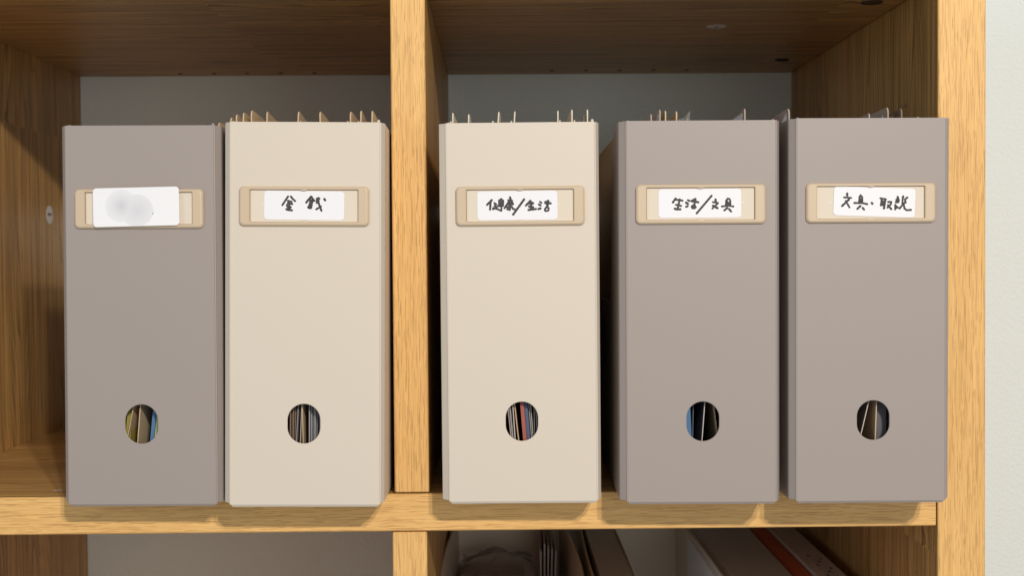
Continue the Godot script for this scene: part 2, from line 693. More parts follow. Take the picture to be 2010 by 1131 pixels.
func make_box(label: String, at: Vector3, turn: Vector3, h: float, hole_x: float, m: Material, bows: Array, cuts: Array, flap: float, cutaway := 0.0) -> Node3D:
	var box := thing("file_box", label, "file box", at, turn, "upright file boxes on the middle board")
	part("front_panel", front_mesh(h, hole_x, m, cuts), box)
	part("side_panel", side_mesh(-1, h, bows[0], bows[1], m, HALF + cuts[0], cutaway), box)
	part("side_panel", side_mesh(1, h, bows[2], bows[3], m, HALF + cuts[1]), box)
	var st := begin()
	block(st, Vector3(-WIDE + CUT, 0.0016, -LONG), Vector3(WIDE - CUT, h, -LONG + SHELL))
	part("back_panel", done(st, m), box)
	st = begin()
	block(st, Vector3(-WIDE + 0.003, 0.0012, -LONG + 0.003), Vector3(WIDE - 0.003, 0.0026, -0.0055))
	part("bottom_panel", done(st, m), box)
	for s in [-1, 1]:  # the folded ends that peep over the rim beside the front
		st = begin()
		block(st, Vector3(s * 0.0452 - 0.0009, h - 0.03, -0.0042), Vector3(s * 0.0452 + 0.0009, h + (flap if s > 0 else 0.0007), -0.0026), 0.0005)
		part("corner_flap", done(st, m), box)
	return box


# ---------------------------------------------------------------- folders and papers standing in a box
# a leaf of card standing on edge: x runs bottom -> hole -> top, front edge at z = -back
func leaf(xb: float, xm: float, xt: float, back: float, top: float, tab: float, body: float, thick: float, m: Material, radius := 0.0035, fall := 0.04) -> ArrayMesh:
	var zs := [0.0, radius * 0.08, radius * 0.3, radius * 0.6, radius, 0.012, 0.03]
	var ys := []
	for z in zs:
		var d := maxf(0.0, radius - z)
		ys.append(top - radius + sqrt(maxf(0.0, radius * radius - d * d)) - fall * z)
	if tab > 0.0:
		for e in [[tab, top - fall * tab], [tab + 0.004, top - fall * tab - 0.003], [tab + 0.010, body], [0.27, body - 0.001]]:
			zs.append(e[0])
			ys.append(e[1])
	else:
		zs.append(0.15)
		ys.append(top - fall * 0.03)
		zs.append(0.27)
		ys.append(top - fall * 0.03 - 0.001)
	var pts := []
	for k in zs.size():
		var col := []
		for j in 11:
			var y := lerpf(0.003, ys[k], j / 10.0)
			var t := y / 0.245
			var q := 0.21  # where the hole is
			var l0 := (t - q) * (t - 1.0) / q
			var l1 := t * (t - 1.0) / (q * (q - 1.0))
			var l2 := t * (t - q) / (1.0 - q)
			var bent := 0.0015 * sin(zs[k] * 14.0 + xt * 300.0)
			col.append(Vector3(l0 * xb + l1 * xm + l2 * xt + bent * minf(1.0, zs[k] * 20.0), y, -back - zs[k]))
		pts.append(col)
	return sheet(pts, Vector3(thick, 0, 0), m)


func middle(xb: float, xt: float) -> float:
	return lerpf(xb, xt, 0.21)


func folder(box: Node3D, label: String, group: String, xb: float, xt: float, top: float, tone: Material, gap := 0.0, back := 0.0135, label_tone: Material = null, slip := 0.0) -> Node3D:
	var f := thing("index_folder", label, "folder", box.position, box.rotation, group)
	part("tab_leaf", leaf(xb, middle(xb, xt), xt, back, top, 0.085, 0.236, 0.0008, tone), f)
	if gap != 0.0:
		part("front_leaf", leaf(xb + gap * 0.4, middle(xb + gap * 0.4, xt + gap), xt + gap, 0.0075, 0.2424, 0.0, 0.24, 0.0008, tone, 0.0012), f)
	if label_tone:
		# a paper slip stuck on the left face of the tab
		var st := begin()
		var x := xt - 0.0006
		var z0 := -back - slip
		quad(st, [Vector3(x, top - 0.0027, z0), Vector3(x - 0.0001, top - 0.0027, z0 - 0.05), Vector3(x - 0.0008, top - 0.016, z0 - 0.05), Vector3(x - 0.0007, top - 0.016, z0)], Vector3.LEFT)
		quad(st, [Vector3(x, top - 0.0027, z0), Vector3(x - 0.0007, top - 0.016, z0), Vector3(x - 0.0003, top - 0.016, z0), Vector3(x + 0.0003, top - 0.0027, z0)], Vector3.BACK)
		var s := part("name_slip", done(st, label_tone), f)
		st = begin()
		block(st, Vector3(x - 0.0006, top - 0.0098, z0 - 0.0165), Vector3(x - 0.0002, top - 0.0074, z0 - 0.0130))
		block(st, Vector3(x - 0.0006, top - 0.0108, z0 - 0.0200), Vector3(x - 0.0002, top - 0.0086, z0 - 0.0180))
		part("ink_mark", done(st, mat.ink), s)
	return f


func paperwork(box: Node3D, called: String, label: String, category: String, group: String, x1: float, x0: float, thick: float, back: float, top: float, m: Material) -> Node3D:
	# x1 at the top of the hole, x0 at its foot
	var slope := (x1 - x0) / 0.0225
	var xb := x0 - slope * 0.0395
	var xm := x0 + slope * 0.012
	var xt := clampf(xm + slope * 0.12, -0.045, 0.045)
	var o := thing(called, label, category, box.position, box.rotation, group)
	part("cover" if thick > 0.0015 else "leaf", leaf(xb, xm, xt, back, top, 0.0, 0.2, thick, m, 0.002), o)
	return o


# ---------------------------------------------------------------- the scene
func _ready() -> void:
	var camera := Camera3D.new()
	camera.name = "camera"
	camera.position = Vector3(0.0452, 0.1559, 0.8440)
	camera.rotation = Vector3(-0.0240, -0.01248, -0.00749)
	var lens := CameraAttributesPhysical.new()
	lens.frustum_focal_length = 53.39
	lens.exposure_aperture = 16.0
	lens.frustum_focus_distance = 0.80
	lens.frustum_near = 0.05
	lens.frustum_far = 20.0
	camera.attributes = lens
	camera.fov = 25.34
	camera.near = 0.05
	camera.far = 20.0
	add_child(camera)
	camera.current = true

	var env := Environment.new()
	env.background_mode = Environment.BG_COLOR
	env.background_color = lin(0.32, 0.33, 0.335)
	env.background_energy_multiplier = 1.0
	env.tonemap_mode = Environment.TONE_MAPPER_LINEAR
	env.tonemap_exposure = 0.94
	env.sdfgi_enabled = true
	env.ssao_enabled = true
	env.ssil_enabled = true
	var around := WorldEnvironment.new()
	around.name = "surroundings"
	around.environment = env
	add_child(around)

	for spot in [[Vector3(0.64, 0.93, 1.92), 1.68], [Vector3(0.50, 0.95, 1.92), 1.68]]:
		var lamp := SpotLight3D.new()
		lamp.name = "room_lamp"
		lamp.position = spot[0]
		lamp.light_color = Color(1.0, 0.97, 0.925)
		lamp.light_energy = spot[1]
		lamp.light_size = 0.03
		lamp.spot_range = 8.0
		lamp.spot_attenuation = 2.0
		lamp.spot_angle = 40.0
		lamp.shadow_enabled = true
		add_child(lamp, true)
		lamp.look_at(Vector3(0.05, 0.12, 0.0))

	var soft := AreaLight3D.new()  # the light room behind the photographer
	soft.name = "room_window"
	soft.area_size = Vector2(1.3, 0.7)
	soft.position = Vector3(0.75, 0.22, 2.4)
	soft.light_color = Color(0.97, 1.0, 0.98)
	soft.light_energy = 0.75
	soft.area_range = 8.0
	soft.shadow_enabled = true
	add_child(soft)
	soft.look_at(Vector3(0.0, 0.12, -0.2))

	var cool := AreaLight3D.new()  # daylight from a window at the left
	cool.name = "left_window"
	cool.area_size = Vector2(0.9, 0.9)
	cool.position = Vector3(-1.7, 0.45, 1.7)
	cool.light_color = Color(0.86, 0.94, 1.0)
	cool.light_energy = 0.8
	cool.area_range = 8.0
	cool.shadow_enabled = true
	add_child(cool)
	cool.look_at(Vector3(0.05, 0.12, 0.0))

	materials()
	build_wall()
	build_bookcase()
	build_upper_boxes()
	build_lower_cells()


func build_wall() -> void:
	var st := begin()
	block(st, Vector3(-2.2, -1.6, -DEPTH - 0.12), Vector3(2.4, 1.8, -DEPTH))
	var w := part("wall", done(st, mat.wall), self)
	w.set_meta("kind", "structure")
	w.set_meta("label", "pale greenish white wall behind and beside the bookcase")


func build_bookcase() -> void:
	var b := thing("bookcase", "oak veneer open bookcase with four square cells, no back", "bookcase")
	var back := -DEPTH + 0.0015
	var low := -BOARD - TALL
	var r := panel("side_panel", b, Vector3(CELL, low - 0.06, back), Vector3(CELL + SIDE, TALL + 0.06, 0.0), 1, Vector2(0.13, 0.1), Vector2(-4.93, 0.52))
	var l := panel("side_panel", b, Vector3(LEFT - SIDE, low - 0.06, back), Vector3(LEFT, TALL + 0.06, 0.0), 1, Vector2(0.57, 0.4), Vector2(6.2, 0.45))
	panel("divider", b, Vector3(-DIVIDER, 0.0009, back), Vector3(0, TALL - 0.0006, 0.0), 1, Vector2(0.35, 0.2), Vector2(0.62, 0.06))
	panel("divider", b, Vector3(-DIVIDER - 0.0017, low, back), Vector3(-0.0017, -BOARD - 0.0006, 0.0), 1, Vector2(0.71, 0.3), Vector2(0.45, 0.75))
	panel("shelf_board", b, Vector3(LEFT, -BOARD, back), Vector3(CELL - 0.0009, 0, -0.0004), 0, Vector2(0.42, 0.83), Vector2(0.60, 0.51))
	var top := panel("shelf_board", b, Vector3(LEFT, TALL, back), Vector3(CELL - 0.0009, TALL + BOARD, -0.0004), 0, Vector2(0.22, 0.35), Vector2(0.3, 0.5))
	panel("shelf_board", b, Vector3(LEFT, low - BOARD, back), Vector3(CELL - 0.0009, low, -0.0004), 0, Vector2(0.1, 0.6), Vector2(0.2, 0.5))
	var scuff := begin()
	disc(scuff, Vector3(0, 0, 0), Vector3.UP, 0.0028, 0.0001, 0.0, 14)
	var mark := part("scuff_mark", done(scuff, mat.edge_paper), b.get_node("shelf_board"))
	mark.position = Vector3(-0.2526, 0.00005, -0.026)
	mark.scale = Vector3(1.3, 1.0, 0.45)
	# drilled row at the back of the top board, seen from below
	for x in [-0.2575, -0.2250, -0.1930, -0.1605, -0.1286, 0.1005, 0.1335, 0.1660, 0.1985, 0.2306]:
		var st := begin()
		disc(st, Vector3(x, TALL, -0.4015 + (0.0075 if x > 0 else 0.0)), Vector3.DOWN, 0.0023, 0.0004, 0.0002, 16)
		part("dowel_hole", done(st, mat.hole), top)
	for e in [[Vector3(0.3094, TALL, -0.3346), 0.0066, mat.hole], [Vector3(0.3138, TALL, -0.0690), 0.0078, mat.cap]]:
		var st := begin()
		disc(st, e[0], Vector3.DOWN, e[1], 0.0008, 0.0004)
		part("screw_cap", done(st, e[2]), top)
	var pm := paper(Color.WHITE)
	pm.albedo_texture = print_texture(3)
	var st := begin()
	disc(st, Vector3(0.2190, TALL, -0.1631), Vector3.DOWN, 0.0078, 0.0002)
	part("round_sticker", done(st, pm), top, "small white printed dot sticker")
	pm = paper(Color.WHITE)
	pm.albedo_texture = print_texture(9)
	st = begin()
	disc(st, Vector3(LEFT, 0.1974, -0.3258), Vector3.RIGHT, 0.0083, 0.0002)
	part("round_sticker", done(st, pm), l, "small white printed dot sticker")
	# a little wire hook on the inside of the right panel
	st = begin()
	var path := []
	for k in 15:
		var a := -0.6 + 3.9 * k / 14.0
		path.append(Vector3(CELL - 0.0016 + 0.0014 * cos(a), 0.2610 + 0.0016 * sin(a), -0.064 - 0.0005 * k))
	tube(st, path, 0.00035)
	part("wire_hook", done(st, mat.metal), r)


func tube(st: SurfaceTool, path: Array, r: float) -> void:
	var rings := []
	for k in path.size():
		var d: Vector3 = (path[mini(k + 1, path.size() - 1)] - path[maxi(k - 1, 0)]).normalized()
		var t := d.cross(Vector3(0.3, 0.2, 1.0)).normalized()
		var b := d.cross(t)
		var ring := []
		for j in 8:
			var a := TAU * j / 8
			ring.append(path[k] + (t * cos(a) + b * sin(a)) * r)
		rings.append(ring)
	for k in path.size() - 1:
		loop_strip(st, rings[k], rings[k + 1], (path[k] + path[k + 1]) / 2)


func name_sticker(holder: Node3D, tex: Texture2D, c: Vector3, w: float, h: float, turn: float, curl := 0.0) -> void:
	var m := paper(Color.WHITE)
	m.albedo_texture = tex
	m.roughness = 0.5
	sticker(holder, "name_sticker", c, w, h, 0.0022, turn, m, curl)


func insert_card(holder: Node3D) -> void:
	var st := begin()
	block(st, Vector3(-0.0340, 0.1783, 0.0003), Vector3(0.0326, 0.1981, 0.0007))
	part("insert_card", done(st, mat.card), holder)


func build_upper_boxes() -> void:
	# position, rotation, height and hole of each box from left to right
	var b1 := make_box("far left grey file box with an oversized, smudged white sticker over its label holder", Vector3(-0.17842, 0.0001, 0.03486), Vector3(-0.0028, -0.01234, -0.0042), 0.2403, -0.0006, mat.greige, [0.002, 0.001, 0.004, 0.0], [0.0036, 0.0034], 0.0016)
	var b2 := make_box("ivory file box left of the divider, sticker reading 金 銭", Vector3(-0.07507, 0.0006, 0.04464), Vector3(-0.0140, 0.00436, -0.0103), 0.2406, -0.0008, mat.ivory, [0.002, 0.0, 0.001, 0.0], [0.0040, 0.0023], 0.0020)
	var b3 := make_box("ivory file box right of the divider, sticker reading 健康/生活", Vector3(0.06165, 0.0001, 0.03783), Vector3(0.0007, -0.0206, 0.0017), 0.2403, -0.0007, mat.ivory, [0.002, 0.0, 0.002, 0.0], [0.0047, 0.0024], 0.0020)
	var b4 := make_box("grey file box between an ivory and a grey one, sticker reading 生活/文具", Vector3(0.17314, 0.0001, 0.04587), Vector3(0.0, -0.01976, -0.0016), 0.2400, 0.0006, mat.greige, [0.0004, 0.0, 0.002, 0.0], [0.0045, 0.0025], 0.0009, 1.0)
	var b5 := make_box("far right grey file box overlapping the side panel, sticker reading 文具・取説", Vector3(0.27860, 0.0001, 0.04741), Vector3(0.0020, -0.0016, -0.0019), 0.2407, 0.0015, mat.greige, [0.003, 0.0, 0.002, 0.0], [0.0040, 0.0032], 0.0004)
	var h := []
	for b in [b1, b2, b3, b4, b5]:
		var holder := make_holder(b, mat.holder)
		insert_card(holder)
		h.append(holder)
	name_sticker(h[0], smudge_texture(), Vector3(-0.0018, 0.1891, 0.0026), 0.0538, 0.0243, 0.021, 0.0012)
	var s := [
		[[615, 195], [490, 385]], [[675, 195], [705, 235], [770, 295]], [[612, 292], [692, 310]], [[612, 345], [705, 360]], [[590, 385], [625, 455]], [[640, 350], [655, 470]],
		[[675, 428], [640, 470]], [[580, 475], [620, 490], [700, 500]], [[630, 420], [660, 430]],
		[[1125, 200], [1020, 325]], [[1125, 200], [1190, 290]], [[1110, 278], [1148, 292]], [[1098, 325], [1148, 330]], [[1118, 285], [1088, 400]], [[1150, 300], [1132, 400]], [[1085, 388], [1142, 388]],
		[[1062, 432], [1130, 435]], [[1078, 448], [1122, 450]], [[1100, 400], [1095, 440]],
		[[1285, 228], [1290, 340], [1320, 420], [1355, 508]], [[1252, 246], [1308, 242]], [[1242, 292], [1285, 300]], [[1247, 335], [1285, 320]], [[1345, 415], [1240, 478]], [[1415, 252], [1435, 278]],
	]
	name_sticker(h[1], ink_texture(s, 90, 65, 1770, 635, 25, 0, 13.6, 1), Vector3(-0.00055, 0.1885, 0.0008), 0.0497, 0.0180, -0.010)
	s = [
		[[395, 275], [290, 380]], [[370, 310], [355, 480]], [[450, 340], [490, 370], [455, 400], [500, 430]], [[420, 470], [470, 450]], [[425, 448], [510, 470], [600, 508]], [[605, 252], [560, 290]],
		[[600, 258], [605, 490]], [[552, 287], [640, 290]], [[552, 325], [645, 320]], [[552, 360], [640, 360]], [[530, 405], [640, 395]], [[640, 282], [645, 340]], [[563, 282], [563, 360]], [[622, 282], [622, 360]],
		[[795, 215], [810, 260]], [[757, 277], [838, 290]], [[765, 315], [672, 450]], [[770, 312], [858, 360]], [[782, 300], [780, 492]], [[742, 370], [853, 370]], [[762, 342], [848, 332]], [[722, 432], [800, 420]],
		[[732, 480], [790, 452]], [[830, 420], [860, 470], [898, 475]], [[802, 400], [792, 480]],
		[[1105, 258], [860, 590]],
		[[1240, 290], [1140, 395]], [[1202, 350], [1298, 345]], [[1265, 322], [1245, 480]], [[1207, 415], [1298, 430]], [[1197, 490], [1358, 470]],
		[[1450, 312], [1483, 335]], [[1427, 370], [1463, 390]], [[1460, 455], [1415, 470]], [[1562, 325], [1635, 292]], [[1630, 292], [1610, 400]], [[1572, 345], [1683, 345]], [[1582, 327], [1640, 345]],
		[[1600, 420], [1558, 470], [1562, 508], [1600, 513], [1635, 498], [1638, 452], [1605, 420]],
	]
	name_sticker(h[2], ink_texture(s, 78, 90, 1755, 632, -25, 0, 13.6, 2), Vector3(-0.0023, 0.18825, 0.0008), 0.0502, 0.0181, 0.004)
	s = [
		[[460, 285], [400, 370]], [[450, 305], [608, 330]], [[550, 302], [510, 480]], [[467, 420], [578, 445]], [[440, 507], [480, 520], [560, 520]],
		[[730, 320], [760, 335]], [[690, 375], [730, 400]], [[725, 450], [690, 465]], [[893, 292], [812, 335]], [[812, 340], [958, 365]], [[900, 312], [862, 440]], [[862, 320], [900, 340]],
		[[860, 430], [818, 460], [830, 490], [870, 495], [898, 475], [880, 445], [855, 430]],
		[[1250, 222], [920, 608]],
		[[1335, 302], [1340, 350]], [[1277, 360], [1388, 380]], [[1385, 385], [1267, 500]], [[1280, 440], [1373, 490]],
		[[1560, 440], [1570, 330], [1600, 285], [1640, 290], [1660, 340], [1655, 440]], [[1570, 380], [1650, 380]], [[1570, 410], [1650, 410]], [[1472, 455], [1640, 440], [1723, 455]], [[1590, 490], [1527, 540]],
		[[1632, 512], [1675, 565]], [[1600, 355], [1600, 430]],
	]
	name_sticker(h[3], ink_texture(s, 85, 85, 1815, 630, -23, 0, 13.6, 3), Vector3(-0.0011, 0.18848, 0.0008), 0.0514, 0.0179, 0.004)
	s = [
		[[370, 220], [370, 265]], [[302, 305], [458, 315]], [[410, 350], [257, 493]], [[340, 380], [420, 520]],
		[[635, 400], [640, 300], [665, 260], [700, 300], [700, 400]], [[642, 350], [695, 350]], [[642, 380], [695, 380]], [[660, 335], [665, 410]], [[527, 425], [700, 425], [813, 450]], [[660, 490], [597, 550]],
		[[710, 530], [743, 568]], [[910, 422], [924, 438]],
		[[1097, 320], [1223, 340]], [[1130, 345], [1115, 470]], [[1205, 360], [1180, 538]], [[1140, 390], [1190, 395]], [[1130, 430], [1190, 430]], [[1107, 475], [1190, 465]],
		[[1270, 400], [1338, 400], [1330, 450], [1257, 523]], [[1267, 470], [1338, 553]],
		[[1480, 292], [1485, 330]], [[1452, 350], [1508, 355]], [[1437, 408], [1500, 405]], [[1450, 378], [1500, 382]], [[1425, 462], [1425, 560]], [[1425, 470], [1480, 520]], [[1430, 530], [1488, 520]],
		[[1600, 278], [1590, 330]], [[1693, 302], [1640, 340]], [[1590, 340], [1580, 430]], [[1640, 350], [1655, 410], [1590, 430]], [[1600, 450], [1522, 540]], [[1610, 440], [1630, 540], [1680, 578], [1773, 570]],
	]
	name_sticker(h[4], ink_texture(s, 85, 62, 1790, 632, 48, 20, 13.0, 4), Vector3(0.00167, 0.1885, 0.0009), 0.0508, 0.0181, -0.036)

	for e in [[1, -0.0262, 0.1890], [2, 0.0236, 0.1888], [3, 0.0256, 0.1888], [4, -0.0256, 0.1882]]:
		var st := begin()
		block(st, Vector3(e[1] - 0.0010, e[2] - 0.00018, 0.0007), Vector3(e[1] + 0.0010, e[2] + 0.00018, 0.0009))
		part("guide_mark", done(st, mat.white), h[e[0]])

	# ---- what stands in the boxes: the folders whose tabs show over the rims
	var order := ["leftmost", "second from the left", "third from the left", "fourth from the left", "fifth from the left", "sixth from the left", "seventh from the left", "eighth from the left", "ninth from the left", "rightmost"]
	var g := "tan index folders in the far left grey box"
	folder(b1, "tan folder corner above the right rim of the far left grey box", g, 0.036, 0.0462, 0.2440, mat.folder, 0.0, 0.0150)
	g = "tan index folders in the ivory box left of the divider"
	var xs := [-0.0490, -0.0455, -0.0411, -0.0360, -0.0262, -0.0065, 0.0073, 0.0265, 0.0331, 0.0402]
	var tops := [0.2453, 0.2473, 0.2484, 0.2498, 0.2491, 0.2493, 0.2492, 0.2493, 0.2500, 0.2500]
	var feet := [-0.0470, -0.0430, -0.0385, -0.0330, -0.0270, -0.0200, 0.0165, 0.0260, 0.0320, 0.0390]
	var gaps := [0.0, 0.0, 0.0, 0.0, 0.0, 0.0025, 0.0, -0.0012, -0.0008, 0.0]
	for k in 10:
		folder(b2, "tan tab above the ivory box left of the divider, %s" % order[k], g, feet[k], xs[k], tops[k], mat.folder, gaps[k])
	g = "tan index folders in the ivory box right of the divider"
	xs = [-0.0430, -0.0329, -0.0139, -0.0036, 0.0240, 0.0330, 0.0428]
	tops = [0.2487, 0.2477, 0.2491, 0.2493, 0.2495, 0.2500, 0.2500]
	feet = [-0.0440, -0.0380, -0.0300, -0.0210, 0.0230, 0.0310, 0.0390]
	gaps = [-0.0010, 0.0, -0.0033, -0.0018, 0.0011, 0.0013, 0.0032]
	order = ["leftmost", "second from the left", "third from the left", "fourth from the left", "third from the right", "second from the right", "rightmost"]
	for k in 7:
		folder(b3, "cream tab above the ivory box right of the divider, %s" % order[k], g, feet[k], xs[k], tops[k], mat.cream_folder, gaps[k])
	folder(b3, "dull brown folder corner beside the rightmost tab of the right ivory box", g, 0.0350, 0.0410, 0.2469, mat.greige_folder, 0.0, 0.020)
	g = "index folders in the middle grey box"
	folder(b4, "short tab, leftmost above the grey box reading 生活/文具", g, -0.0330, -0.0296, 0.2460, mat.greige_folder)
	folder(b4, "tall greige tab second from left above the grey box reading 生活/文具", g, -0.0280, -0.0241, 0.2488, mat.greige_folder, 0.0, 0.0135, mat.white, 0.003)
	folder(b4, "tan tab third from left above the grey box reading 生活/文具", g, -0.0240, -0.0206, 0.2483, mat.folder)
	folder(b4, "tan tab half hidden behind crinkled clear film above the middle grey box", g, -0.0180, -0.0136, 0.2478, mat.folder, 0.0, 0.0135)
	folder(b4, "greige tab with a white slip alone at the right of the middle grey box", g, 0.0260, 0.0295, 0.2491, mat.greige_folder, 0.0, 0.0135, mat.white, 0.0060)
	g = "index folders in the far right grey box"
	folder(b5, "greige tab with a white slip rising between the two right grey boxes", g, -0.0440, -0.0481, 0.2486, mat.greige_folder, 0.0, 0.0135, mat.white, 0.0055)
	folder(b5, "low greige tab without slip, first above the far right grey box", g, -0.0200, 0.0029, 0.2455, mat.greige_folder)
	folder(b5, "tall greige tab with a white slip above the far right grey box", g, 0.0160, 0.0145, 0.2491, mat.greige_folder, 0.0, 0.0135, mat.white, 0.0085)
	folder(b5, "brownish tab behind the tall slip tab above the far right grey box", g, 0.0210, 0.0241, 0.2486, mat.brown, 0.0, 0.0165, mat.greige_folder, 0.0150)
	folder(b5, "small rounded folder hump at the right of the far right box rim", g, 0.0300, 0.0341, 0.2433, mat.greige_folder)

	# crinkled clear film sticking out of the middle grey box
	var film := thing("plastic_film", "crinkled piece of clear plastic film sticking out of the middle grey box", "plastic film", b4.position, b4.rotation)
	var rng := RandomNumberGenerator.new()
	rng.seed = 4
	var pts := []
	for i in 9:
		var col := []
		for j in 8:
			var u := i / 8.0
			var v := j / 7.0
			var top := 0.2405 + 0.0078 * pow(u, 1.4)
			col.append(Vector3(-0.0150 + 0.0140 * u + rng.randf_range(-0.0007, 0.0007) - 0.0035 * v * u, lerpf(0.215, top, v) + rng.randf_range(-0.0005, 0.0005), -0.0150 - 0.004 * u + rng.randf_range(-0.0016, 0.0016)))
		pts.append(col)
	part("film", sheet(pts, Vector3(0, 0, 0.0001), mat.clear), film)

	# ---- papers seen through the finger holes
	g = "papers behind the finger hole of the far left grey box"
	paperwork(b1, "booklet", "olive yellow booklet at the left of the far left box's finger hole", "booklet", g, -0.0112, -0.0132, 0.0030, 0.012, 0.21, mat.yellow)
	paperwork(b1, "card_divider", "tan card edge leaning right, first in the far left box's finger hole", "card", g, -0.0078, -0.0128, 0.0006, 0.008, 0.23, mat.folder)
	paperwork(b1, "card_divider", "tan card with broad face, central in the far left box's finger hole", "card", g, -0.0033, -0.0053, 0.0006, 0.007, 0.23, mat.folder)
	paperwork(b1, "booklet", "blue booklet spine at the right of the far left box's finger hole", "booklet", g, 0.0056, 0.0030, 0.0022, 0.009, 0.21, mat.blue)
	paperwork(b1, "booklet", "pale green booklet beside the blue spine in the far left box's finger hole", "booklet", g, 0.0085, 0.0058, 0.0026, 0.009, 0.21, mat.green)
	g = "papers behind the finger hole of the ivory box left of the divider"
	var xk := [-0.0106, -0.0096, -0.0086, -0.0076]
	for k in 4:
		paperwork(b2, "paper_sheet", "brownish sheet edge, %s, in the finger hole of the left ivory box" % ["leftmost", "second from left", "third from left", "fourth from left"][k], "paper", g, xk[k], xk[k] - 0.0003, 0.0006, 0.010 + 0.002 * (k % 2), 0.22, mat.brown)
	paperwork(b2, "clear_sleeve", "pale grey sleeve edge left of the tan cards in the left ivory box's hole", "sleeve", g, -0.0056, -0.0069, 0.0005, 0.009, 0.22, mat.grey_paper)
	paperwork(b2, "card_divider", "thin pinkish card edge, left of the tan pair in the left ivory box's hole", "card", g, -0.0031, -0.0041, 0.0005, 0.007, 0.23, mat.greige_folder)
	paperwork(b2, "card_divider", "tan card face right of the pinkish edge in the left ivory box's hole", "card", g, -0.0028, -0.0022, 0.0005, 0.007, 0.23, mat.folder)
	xk = [0.0014, 0.0026, 0.0037, 0.0049, 0.0060, 0.0072, 0.0084, 0.0096]
	for k in 8:
		paperwork(b2, "paper_sheet", "grey sheet edge in the left ivory box's finger hole, %s of the grey stack" % ["first", "second", "third", "fourth", "fifth", "sixth", "seventh", "rightmost"][k], "paper", g, xk[k], xk[k], 0.0007, 0.009 + 0.0015 * (k % 3), 0.22, mat.grey_paper)
	g = "papers behind the finger hole of the ivory box right of the divider"
	var rows := [[-0.0098, -0.0074, mat.greige_folder], [-0.0085, -0.0064, mat.grey_paper], [-0.0065, -0.0051, mat.edge_paper], [-0.0054, -0.0029, mat.folder]]
	var words := ["greige card edge, leftmost", "grey sheet edge, second from left", "white sheet edge, third from left", "tan card edge left of the dark gap,"]
	for k in 4:
		paperwork(b3, "card_divider", words[k] + " in the right ivory box's finger hole", "card", g, rows[k][0], rows[k][1], 0.0006 if k != 1 else 0.0009, 0.007 + 0.001 * k, 0.225, rows[k][2])
	paperwork(b3, "booklet", "red booklet spine in the finger hole of the right ivory box", "booklet", g, -0.0006, 0.0012, 0.0023, 0.007, 0.215, mat.red)
	paperwork(b3, "booklet", "slate blue booklet spine beside the red one in the right ivory box", "booklet", g, 0.0018, 0.0036, 0.0021, 0.008, 0.215, mat.slate)
	rows = [[0.0037, 0.0055, mat.grey_paper], [0.0049, 0.0064, mat.greige_folder], [0.0070, 0.0074, mat.grey_paper], [0.0081, 0.0092, mat.greige_folder]]
	words = ["grey sheet edge just right of the blue spine", "greige card edge second right of the blue spine", "thin grey edge third right of the blue spine", "greige card edge, rightmost"]
	for k in 4:
		paperwork(b3, "card_divider", words[k] + " in the right ivory box's hole", "card", g, rows[k][0], rows[k][1], 0.0006, 0.009, 0.225, rows[k][2])
	g = "papers behind the finger hole of the middle grey box"
	paperwork(b4, "booklet", "bright blue booklet at the left of the middle grey box's finger hole", "booklet", g, -0.0082, -0.0072, 0.0040, 0.009, 0.215, mat.blue)
	paperwork(b4, "clear_sleeve", "dark sleeve beside the blue booklet in the middle grey box's finger hole", "sleeve", g, -0.0034, -0.0040, 0.0005, 0.014, 0.22, mat.navy)
	var navy := paperwork(b4, "card_divider", "navy folder with a pale front edge in the middle grey box's hole", "folder", g, 0.0029, 0.0010, 0.0006, 0.008, 0.225, mat.navy)
	part("pale_edge", leaf(0.0010 - 0.0019 / 0.0225 * 0.0395, 0.0020, 0.0119, 0.0072, 0.225, 0.0, 0.2, 0.0005, mat.edge_paper, 0.002), navy)
	paperwork(b4, "card_divider", "brown card leaning left at the right of the middle grey box's hole", "card", g, 0.0087, 0.0119, 0.0006, 0.011, 0.22, mat.folder)
	g = "papers behind the finger hole of the far right grey box"
	paperwork(b5, "card_divider", "pale card edge leaning right in the far right box's finger hole", "card", g, 0.0010, -0.0048, 0.0006, 0.008, 0.22, mat.edge_paper)
	paperwork(b5, "card_divider", "upright tan card edge, central in the far right box's finger hole", "card", g, 0.0056, 0.0048, 0.0006, 0.007, 0.225, mat.folder)
	paperwork(b5, "folder_sleeve", "dark grey sleeve at the right of the far right box's finger hole", "sleeve", g, 0.0096, 0.0096, 0.0066, 0.011, 0.22, mat.sleeve)

	# tan folder seen beside the cut-away left side of the middle grey box
	var loose := thing("index_folder", "tan folder at the cut-away left side of the middle grey box, facing the gap", "folder", b4.position, b4.rotation)
	part("leaf", leaf(-0.0445, -0.0445, -0.0440, 0.048, 0.2455, 0.0, 0.236, 0.0008, mat.folder), loose)


